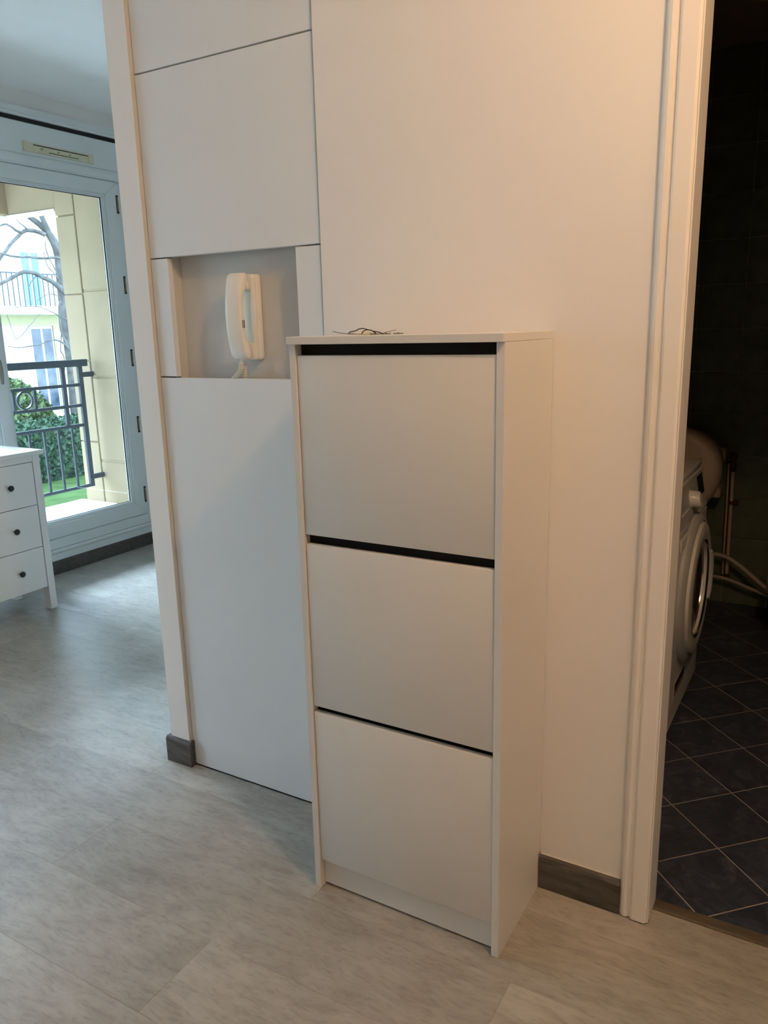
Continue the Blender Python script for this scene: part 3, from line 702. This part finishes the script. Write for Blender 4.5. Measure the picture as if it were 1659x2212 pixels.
hose('drain_hose', [(0.30, 2.50, 0.26), (0.48, 2.53, 0.262), (0.60, 2.545, 0.262), (0.68, 2.54, 0.225), (0.78, 2.52, 0.155), (0.84, 2.52, 0.11), (0.90, 2.53, 0.07)], 0.011, 'thick grey hose, upper of two, curving from behind the washer to the toilet')
hose('supply_hose', [(0.30, 2.56, 0.145), (0.48, 2.57, 0.147), (0.62, 2.565, 0.142), (0.72, 2.56, 0.115), (0.82, 2.585, 0.075), (0.90, 2.60, 0.04)], 0.009, 'thin grey hose, lower of two, running along the tiled wall near the floor')

tl = thing('toilet', 'white ceramic toilet bowl partly seen at the right edge of the doorway', 'toilet', (1.04, 2.25, 0))
bm = NB()
rings = []
prof = [(0.0005, 0.60, 0.75), (0.03, 0.58, 0.74), (0.12, 0.52, 0.70), (0.22, 0.62, 0.80), (0.30, 0.86, 0.93), (0.36, 0.98, 1.0), (0.385, 1.0, 1.0), (0.392, 0.97, 0.98)]
for z, sx_, sy_ in prof:
    rg = []
    for k in range(36):
        a = 2 * math.pi * k / 36
        rx = 0.185 * sx_; ry = (0.26 if math.sin(a) < 0 else 0.20) * sy_
        rg.append(bm.verts.new((1.030 + rx * math.cos(a), 2.12 + ry * math.sin(a), z)))
    rings.append(rg)
# inner bowl
for z, s_ in ((0.388, 0.82), (0.34, 0.74), (0.25, 0.5), (0.22, 0.2)):
    rings.append([bm.verts.new((1.030 + 0.185 * s_ * math.cos(2 * math.pi * k / 36), 2.12 + (0.26 if math.sin(2 * math.pi * k / 36) < 0 else 0.20) * s_ * math.sin(2 * math.pi * k / 36), z)) for k in range(36)])
for A_, B_ in zip(rings, rings[1:]):
    for k in range(36): bm.faces.new((A_[k], A_[(k + 1) % 36], B_[(k + 1) % 36], B_[k]))
bm.faces.new(rings[0][::-1]); bm.faces.new(rings[-1])
obj('bowl', bm, 'ceramic', tl, True)
bm = NB(); box(bm, 0.85, 1.21, 2.36, 2.56, 0.39, 0.74, bev=0.02, seg=3); obj('cistern', bm, 'ceramic', tl, True)
bm = NB(); box(bm, 0.84, 1.22, 2.35, 2.57, 0.742, 0.772, bev=0.01, seg=2); obj('cistern_lid', bm, 'ceramic', tl, True)
bm = NB(); box(bm, 0.95, 1.11, 2.28, 2.50, 0.0005, 0.385, bev=0.02, seg=2); obj('pedestal', bm, 'ceramic', tl, True)

# ================================================================ OUTSIDE THE WINDOW
GZ = -0.75
struct(B('ground', 'lawn', None, -60, -2.95, -30, 60, GZ - 0.2, GZ))
struct(B('ground_paving', 'ledge', None, -7.4, -3.0, -12, 20, GZ, GZ + 0.015))
# jamb pillar of stone blocks
pl = sempty('trim_5', (-3.2, 2.4, 0)); pl.name = 'wall_exterior_right'
zb = [-0.75, 0.0, 0.54, 1.095, 1.64, 2.35, 3.2]
for a, b in zip(zb, zb[1:]):
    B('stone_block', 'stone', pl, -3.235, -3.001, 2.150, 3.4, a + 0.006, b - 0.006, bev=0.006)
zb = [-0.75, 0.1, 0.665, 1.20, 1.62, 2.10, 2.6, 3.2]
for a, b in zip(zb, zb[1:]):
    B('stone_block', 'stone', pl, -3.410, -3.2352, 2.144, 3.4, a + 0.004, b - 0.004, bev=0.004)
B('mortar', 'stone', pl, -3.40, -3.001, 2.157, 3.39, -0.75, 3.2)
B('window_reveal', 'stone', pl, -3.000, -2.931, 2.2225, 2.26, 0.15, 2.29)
# loggia ceiling with side and front beams
lg = sempty('wall_exterior_top', (-3.4, 1, 2.6))  # ceiling and front beam lengthened out of view to keep sun off hall floor
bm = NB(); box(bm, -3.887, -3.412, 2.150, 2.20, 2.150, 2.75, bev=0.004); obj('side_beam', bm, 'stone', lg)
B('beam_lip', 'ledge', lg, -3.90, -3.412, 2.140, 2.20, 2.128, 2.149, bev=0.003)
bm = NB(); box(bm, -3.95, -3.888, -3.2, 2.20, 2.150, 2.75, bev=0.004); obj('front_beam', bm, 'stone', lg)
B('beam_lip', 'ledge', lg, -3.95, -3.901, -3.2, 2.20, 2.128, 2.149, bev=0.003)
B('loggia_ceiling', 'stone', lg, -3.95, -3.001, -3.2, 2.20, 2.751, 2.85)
# ledge under the railing and building base
le = struct(B('trim_6', 'ledge', None, -3.46, -3.115, 0.1, 2.149, 0.17, 0.258, bev=0.004))
B('riser', 'tan', le, -3.115, -3.001, 0.1, 2.149, 0.10, 0.215)
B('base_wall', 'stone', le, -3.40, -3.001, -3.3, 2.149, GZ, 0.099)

rl = thing('balcony_railing', 'blue-grey iron balcony railing with a ring motif outside the window', 'railing', (-3.22, 1.2, 0.385))
RX = -3.22
B('handrail', 'iron', rl, RX - 0.025, RX + 0.02, 0.25, 2.100, 1.168, 1.212, bev=0.003)
for nm, z in (('cross_rail', 1.053), ('cross_rail', 0.922), ('cross_rail', 0.795), ('bottom_rail', 0.395)):
    B(nm, 'iron', rl, RX - 0.008, RX + 0.008, 0.27, 2.06, z - 0.010, z + 0.010, bev=0.002)
B('post', 'iron', rl, RX - 0.011, RX + 0.011, 2.030, 2.062, 0.386, 1.167, bev=0.002)
B('post', 'iron', rl, RX - 0.011, RX + 0.011, 0.27, 0.302, 0.386, 1.167, bev=0.002)
for y in (1.915, 1.20, 0.45): B('upper_bar', 'iron', rl, RX - 0.010, RX + 0.010, y - 0.014, y + 0.014, 0.806, 1.167, bev=0.002)
for y in (1.700, 1.554, 0.95, 0.80): B('short_bar', 'iron', rl, RX - 0.008, RX + 0.008, y - 0.009, y + 0.009, 0.933, 1.042, bev=0.002)
k = 0
y = 1.937
while y > 0.33:
    B('baluster', 'iron', rl, RX - 0.007, RX + 0.007, y - 0.0075, y + 0.0075, 0.406, 0.784, bev=0.002); y -= 0.1035
for y in (1.627, 0.875):
    obj('ring', lathe(NB(), [(0.046, -0.007), (0.055, -0.007), (0.055, 0.007), (0.046, 0.007)], (RX, y, 0.9875), 'x', 40, closed=True), 'iron', rl, True)
for z in (1.115, 0.448):
    B('wall_bracket', 'iron', rl, RX - 0.012, RX + 0.010, 2.063, 2.1485, z - 0.016, z + 0.016, bev=0.003)
    obj('bolt', lathe(NB(), [(0.0001, 0.005), (0.006, 0.004), (0.007, 0.0)], (RX + 0.0112, 2.046, z), 'x', 10), 'gasket', rl)

# bare tree
TREE = [
    [(-10.5, 7.749, -0.027, 0.16), (-10.52, 7.775, 0.611, 0.15), (-10.54, 7.782, 1.24, 0.14), (-10.56, 7.786, 1.626, 0.135), (-10.58, 7.798, 1.933, 0.13), (-10.6, 7.811, 2.313, 0.12), (-10.62, 7.832, 2.615, 0.11), (-10.64, 7.805, 2.837, 0.1), (-10.66, 7.71, 3.015, 0.085), (-10.68, 7.592, 3.137, 0.07), (-10.7, 7.432, 3.245, 0.06), (-10.72, 7.282, 3.338, 0.05), (-10.74, 7.102, 3.425, 0.04)],
    [(-10.5, 7.716, 2.711, 0.07), (-10.52, 7.654, 2.927, 0.06), (-10.54, 7.588, 3.104, 0.06), (-10.56, 7.538, 3.258, 0.055), (-10.58, 7.494, 3.454, 0.045), (-10.6, 7.471, 3.665, 0.03)],
    [(-10.2, 7.282, 2.93, 0.05), (-10.22, 7.159, 2.97, 0.045), (-10.24, 7.01, 2.979, 0.045), (-10.26, 6.92, 2.939, 0.04), (-10.28, 6.843, 2.866, 0.04), (-10.3, 6.739, 2.771, 0.035), (-10.32, 6.614, 2.627, 0.035), (-10.34, 6.536, 2.536, 0.035), (-10.36, 6.413, 2.347, 0.03)],
    [(-10.2, 6.876, 2.931, 0.03), (-10.22, 6.79, 2.952, 0.03), (-10.24, 6.732, 3.002, 0.025), (-10.26, 6.649, 3.036, 0.022), (-10.28, 6.565, 3.003, 0.02), (-10.3, 6.464, 2.949, 0.015)],
    [(-10.0, 7.395, 2.551, 0.03), (-10.02, 7.292, 2.575, 0.03), (-10.04, 7.133, 2.552, 0.028), (-10.06, 6.981, 2.551, 0.028), (-10.08, 6.833, 2.558, 0.026), (-10.1, 6.685, 2.55, 0.024), (-10.12, 6.544, 2.563, 0.022), (-10.14, 6.423, 2.59, 0.02), (-10.16, 6.322, 2.631, 0.015)],
    [(-9.8, 7.266, 1.996, 0.07), (-9.82, 7.22, 2.052, 0.075), (-9.84, 7.133, 2.121, 0.06), (-9.86, 7.047, 2.19, 0.05), (-9.88, 6.927, 2.242, 0.05), (-9.9, 6.787, 2.305, 0.045), (-9.92, 6.643, 2.32, 0.04), (-9.94, 6.533, 2.283, 0.04), (-9.96, 6.396, 2.211, 0.04), (-9.98, 6.231, 2.133, 0.035), (-10.0, 6.13, 2.071, 0.03)],
    [(-9.9, 7.224, 1.828, 0.02), (-9.92, 7.199, 1.971, 0.018), (-9.94, 7.229, 2.257, 0.016), (-9.96, 7.204, 2.397, 0.015), (-9.98, 7.133, 2.569, 0.014), (-10.0, 7.111, 2.722, 0.012), (-10.02, 7.147, 2.816, 0.01)],
    [(-9.9, 7.218, 2.219, 0.012), (-9.92, 7.139, 2.336, 0.012), (-9.94, 7.079, 2.404, 0.012), (-9.96, 7.045, 2.528, 0.01), (-9.98, 7.049, 2.633, 0.009)],
    [(-9.7, 7.116, 1.104, 0.02), (-9.72, 7.052, 1.287, 0.022), (-9.74, 7.024, 1.409, 0.022), (-9.76, 7.032, 1.538, 0.024), (-9.78, 7.06, 1.751, 0.024), (-9.8, 7.104, 1.894, 0.02)],
    [(-9.7, 6.971, 0.821, 0.01), (-9.72, 6.999, 1.036, 0.012), (-9.74, 6.967, 1.124, 0.013), (-9.76, 7.014, 1.288, 0.012), (-9.78, 7.055, 1.409, 0.014)],
    [(-9.6, 7.01, 1.165, 0.018), (-9.62, 6.926, 1.253, 0.02), (-9.64, 6.803, 1.299, 0.016), (-9.66, 6.665, 1.275, 0.015), (-9.68, 6.551, 1.23, 0.014), (-9.7, 6.402, 1.214, 0.012), (-9.72, 6.218, 1.199, 0.01), (-9.74, 6.067, 1.225, 0.008)],
    [(-9.7, 7.124, 1.607, 0.014), (-9.72, 7.016, 1.65, 0.014), (-9.74, 6.937, 1.7, 0.012), (-9.76, 6.849, 1.742, 0.01), (-9.78, 6.706, 1.797, 0.01), (-9.8, 6.521, 1.803, 0.009), (-9.82, 6.298, 1.788, 0.007)],
    [(-9.6, 6.356, 1.506, 0.006), (-9.62, 6.452, 1.573, 0.007), (-9.64, 6.542, 1.655, 0.007), (-9.66, 6.644, 1.697, 0.006)],
    [(-9.6, 6.105, 1.323, 0.006), (-9.62, 6.209, 1.361, 0.007), (-9.64, 6.313, 1.44, 0.007), (-9.66, 6.402, 1.52, 0.007)],
    [(-9.6, 6.105, 1.323, 0.006), (-9.62, 6.084, 1.443, 0.006), (-9.64, 6.065, 1.576, 0.006), (-9.66, 6.056, 1.676, 0.006)],
    [(-9.9, 6.757, 2.931, 0.02), (-9.92, 6.701, 2.994, 0.015), (-9.94, 6.644, 3.036, 0.012), (-9.96, 6.605, 3.1, 0.01)],
    [(-9.9, 6.859, 2.295, 0.012), (-9.92, 6.746, 2.202, 0.01), (-9.94, 6.681, 2.098, 0.009)],
    [(-9.9, 7.201, 1.97, 0.01), (-9.92, 7.049, 2.003, 0.01), (-9.94, 6.932, 1.966, 0.008), (-9.96, 6.813, 1.895, 0.007)],
]
tr = thing('bare_tree', 'leafless grey tree spreading branches between the window and the white building', 'tree', (-10.6, 7.5, GZ))
def smooth_path(l):
    P = [Vector(p[:3]) for p in l]; R = [p[3] for p in l]; o = []; ro = []
    for i in range(len(P) - 1):
        a = P[max(i - 1, 0)]; b = P[i]; c = P[i + 1]; d = P[min(i + 2, len(P) - 1)]
        for k in range(3):
            t = k / 3; o.append(0.5 * ((2 * b) + (c - a) * t + (2 * a - 5 * b + 4 * c - d) * t * t + (3 * b - 3 * c + d - a) * t ** 3)); ro.append(0.72 * (R[i] + (R[i + 1] - R[i]) * t))
    o.append(P[-1]); ro.append(0.72 * R[-1]); return o, ro
for i, l in enumerate(TREE):
    if i == 0:
        l = [(l[0][0], l[0][1] + 0.15, GZ, 0.2)] + l
    o_, r2 = smooth_path(l)
    obj('trunk' if i == 0 else 'branch' if i < 6 else 'twig', tube(NB(), o_, r2, 9), 'bark', tr, True)

# hedge: a dense box of small leaves
def leafmass(bm, x0, x1, y0, y1, z0, z1, n, s, rnd, bump=0.1):
    for i in range(n):
        f = rnd.random()
        x = rnd.uniform(x0, x1); y = rnd.uniform(y0, y1); z = rnd.uniform(z0, z1)
        if f < 0.6: x = x1 + rnd.uniform(-bump, bump * .3)
        elif f < 0.85: z = z1 + rnd.uniform(-bump, bump * .3)
        elif f < 0.95: y = y0 + rnd.uniform(-bump * .3, bump)
        c = Vector((x, y, z)); a = Vector((rnd.gauss(0, 1), rnd.gauss(0, 1), rnd.gauss(0, 1))).normalized(); b = a.orthogonal().normalized()
        k = s * rnd.uniform(.6, 1.3)
        v = [bm.verts.new(c + a * k), bm.verts.new(c + b * k * .5), bm.verts.new(c - a * k), bm.verts.new(c - b * k * .5)]
        bm.faces.new(v)
rnd = random.Random(11)
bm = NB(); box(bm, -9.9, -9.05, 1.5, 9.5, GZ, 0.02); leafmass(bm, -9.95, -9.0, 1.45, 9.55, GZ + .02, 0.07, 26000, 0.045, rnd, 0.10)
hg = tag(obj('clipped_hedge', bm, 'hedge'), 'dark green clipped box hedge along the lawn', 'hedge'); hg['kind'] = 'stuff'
rnd = random.Random(12)
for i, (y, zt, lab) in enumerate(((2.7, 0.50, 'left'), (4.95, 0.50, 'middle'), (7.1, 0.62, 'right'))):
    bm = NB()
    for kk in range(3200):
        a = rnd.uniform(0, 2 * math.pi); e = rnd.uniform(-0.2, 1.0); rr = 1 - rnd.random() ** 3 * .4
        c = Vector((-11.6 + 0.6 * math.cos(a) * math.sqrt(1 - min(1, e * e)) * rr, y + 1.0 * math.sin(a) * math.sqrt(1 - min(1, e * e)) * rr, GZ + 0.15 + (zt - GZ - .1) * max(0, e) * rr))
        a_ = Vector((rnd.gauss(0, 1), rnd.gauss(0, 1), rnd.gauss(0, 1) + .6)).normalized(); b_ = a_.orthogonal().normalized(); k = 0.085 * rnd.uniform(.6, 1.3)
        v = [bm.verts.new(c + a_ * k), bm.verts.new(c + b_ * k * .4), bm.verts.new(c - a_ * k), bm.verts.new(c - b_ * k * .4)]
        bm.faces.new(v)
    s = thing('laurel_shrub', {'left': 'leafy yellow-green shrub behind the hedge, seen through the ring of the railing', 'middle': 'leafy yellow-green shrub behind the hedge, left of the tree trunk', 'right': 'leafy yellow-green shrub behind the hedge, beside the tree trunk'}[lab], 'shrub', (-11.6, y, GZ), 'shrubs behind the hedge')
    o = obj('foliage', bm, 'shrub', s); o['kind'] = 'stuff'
    bm = NB()
    for q in range(5):
        a = q * 1.26; tube(bm, [(-11.6, y, GZ), (-11.6 + .25 * math.cos(a), y + .3 * math.sin(a), GZ + .5), (-11.6 + .4 * math.cos(a), y + .5 * math.sin(a), zt - .25)], [0.03, 0.02, 0.01], 6)
    obj('stem', bm, 'bark', s)

# apartment building opposite
ab = thing('apartment_building', 'pale apartment building opposite with railed balcony and french windows', 'building', (-16.5, 12, GZ))
FXX = -16.0
B('wall', 'facade', ab, -20, FXX, -6, 30, GZ, 7.2)
B('balcony_slab', 'facade', ab, FXX, FXX + 1.0, -6, 30, 1.84, 2.02, bev=0.01)
B('balcony_slab', 'facade', ab, FXX, FXX + 1.0, -6, 30, 4.84, 5.02, bev=0.01)
B('slab_shade_band', 'band', ab, FXX, FXX + 0.06, -6, 30, 1.60, 1.84)  # darker cream paints the shade beneath the balcony slab
B('balcony_handrail', 'iron', ab, FXX + 0.93, FXX + 0.96, -6, 30, 2.72, 2.75)
bm = NB(); y = 6.0
while y < 14: box(bm, FXX + 0.935, FXX + 0.955, y, y + 0.02, 2.02, 2.72); y += 0.13
o = obj('balcony_bars', bm, 'iron', ab); o['kind'] = 'stuff'
for y in (4.3, 6.8, 9.35, 14.0): B('corbel', 'facade', ab, FXX + 0.06, FXX + 0.30, y, y + 0.28, 1.55, 1.839)
def fwin(y0, y1, z0, z1, mg):
    w = B('window', 'farpvc', ab, FXX + 0.001, FXX + 0.05, y0, y1, z0, z1)
    m_ = (y0 + y1) / 2
    B('pane', mg, w, FXX + 0.052, FXX + 0.056, y0 + 0.03, m_ - 0.03, z0 + 0.05, z1 - 0.06)
    B('pane', mg, w, FXX + 0.052, FXX + 0.056, m_ + 0.03, y1 - 0.03, z0 + 0.05, z1 - 0.06)
for y in (3.0, 7.0, 10.95, 15.0, 19.0):
    fwin(y + 0.03, y + 0.65, -0.5, 1.59, 'farglass'); fwin(y - 0.01, y + 0.52, 2.03, 3.35, 'curtain'); fwin(y - 0.01, y + 0.52, 5.03, 6.3, 'farglass')
    B('shutter', 'band', ab, FXX + 0.001, FXX + 0.08, y + 0.67, y + 0.85, -0.5, 1.60)
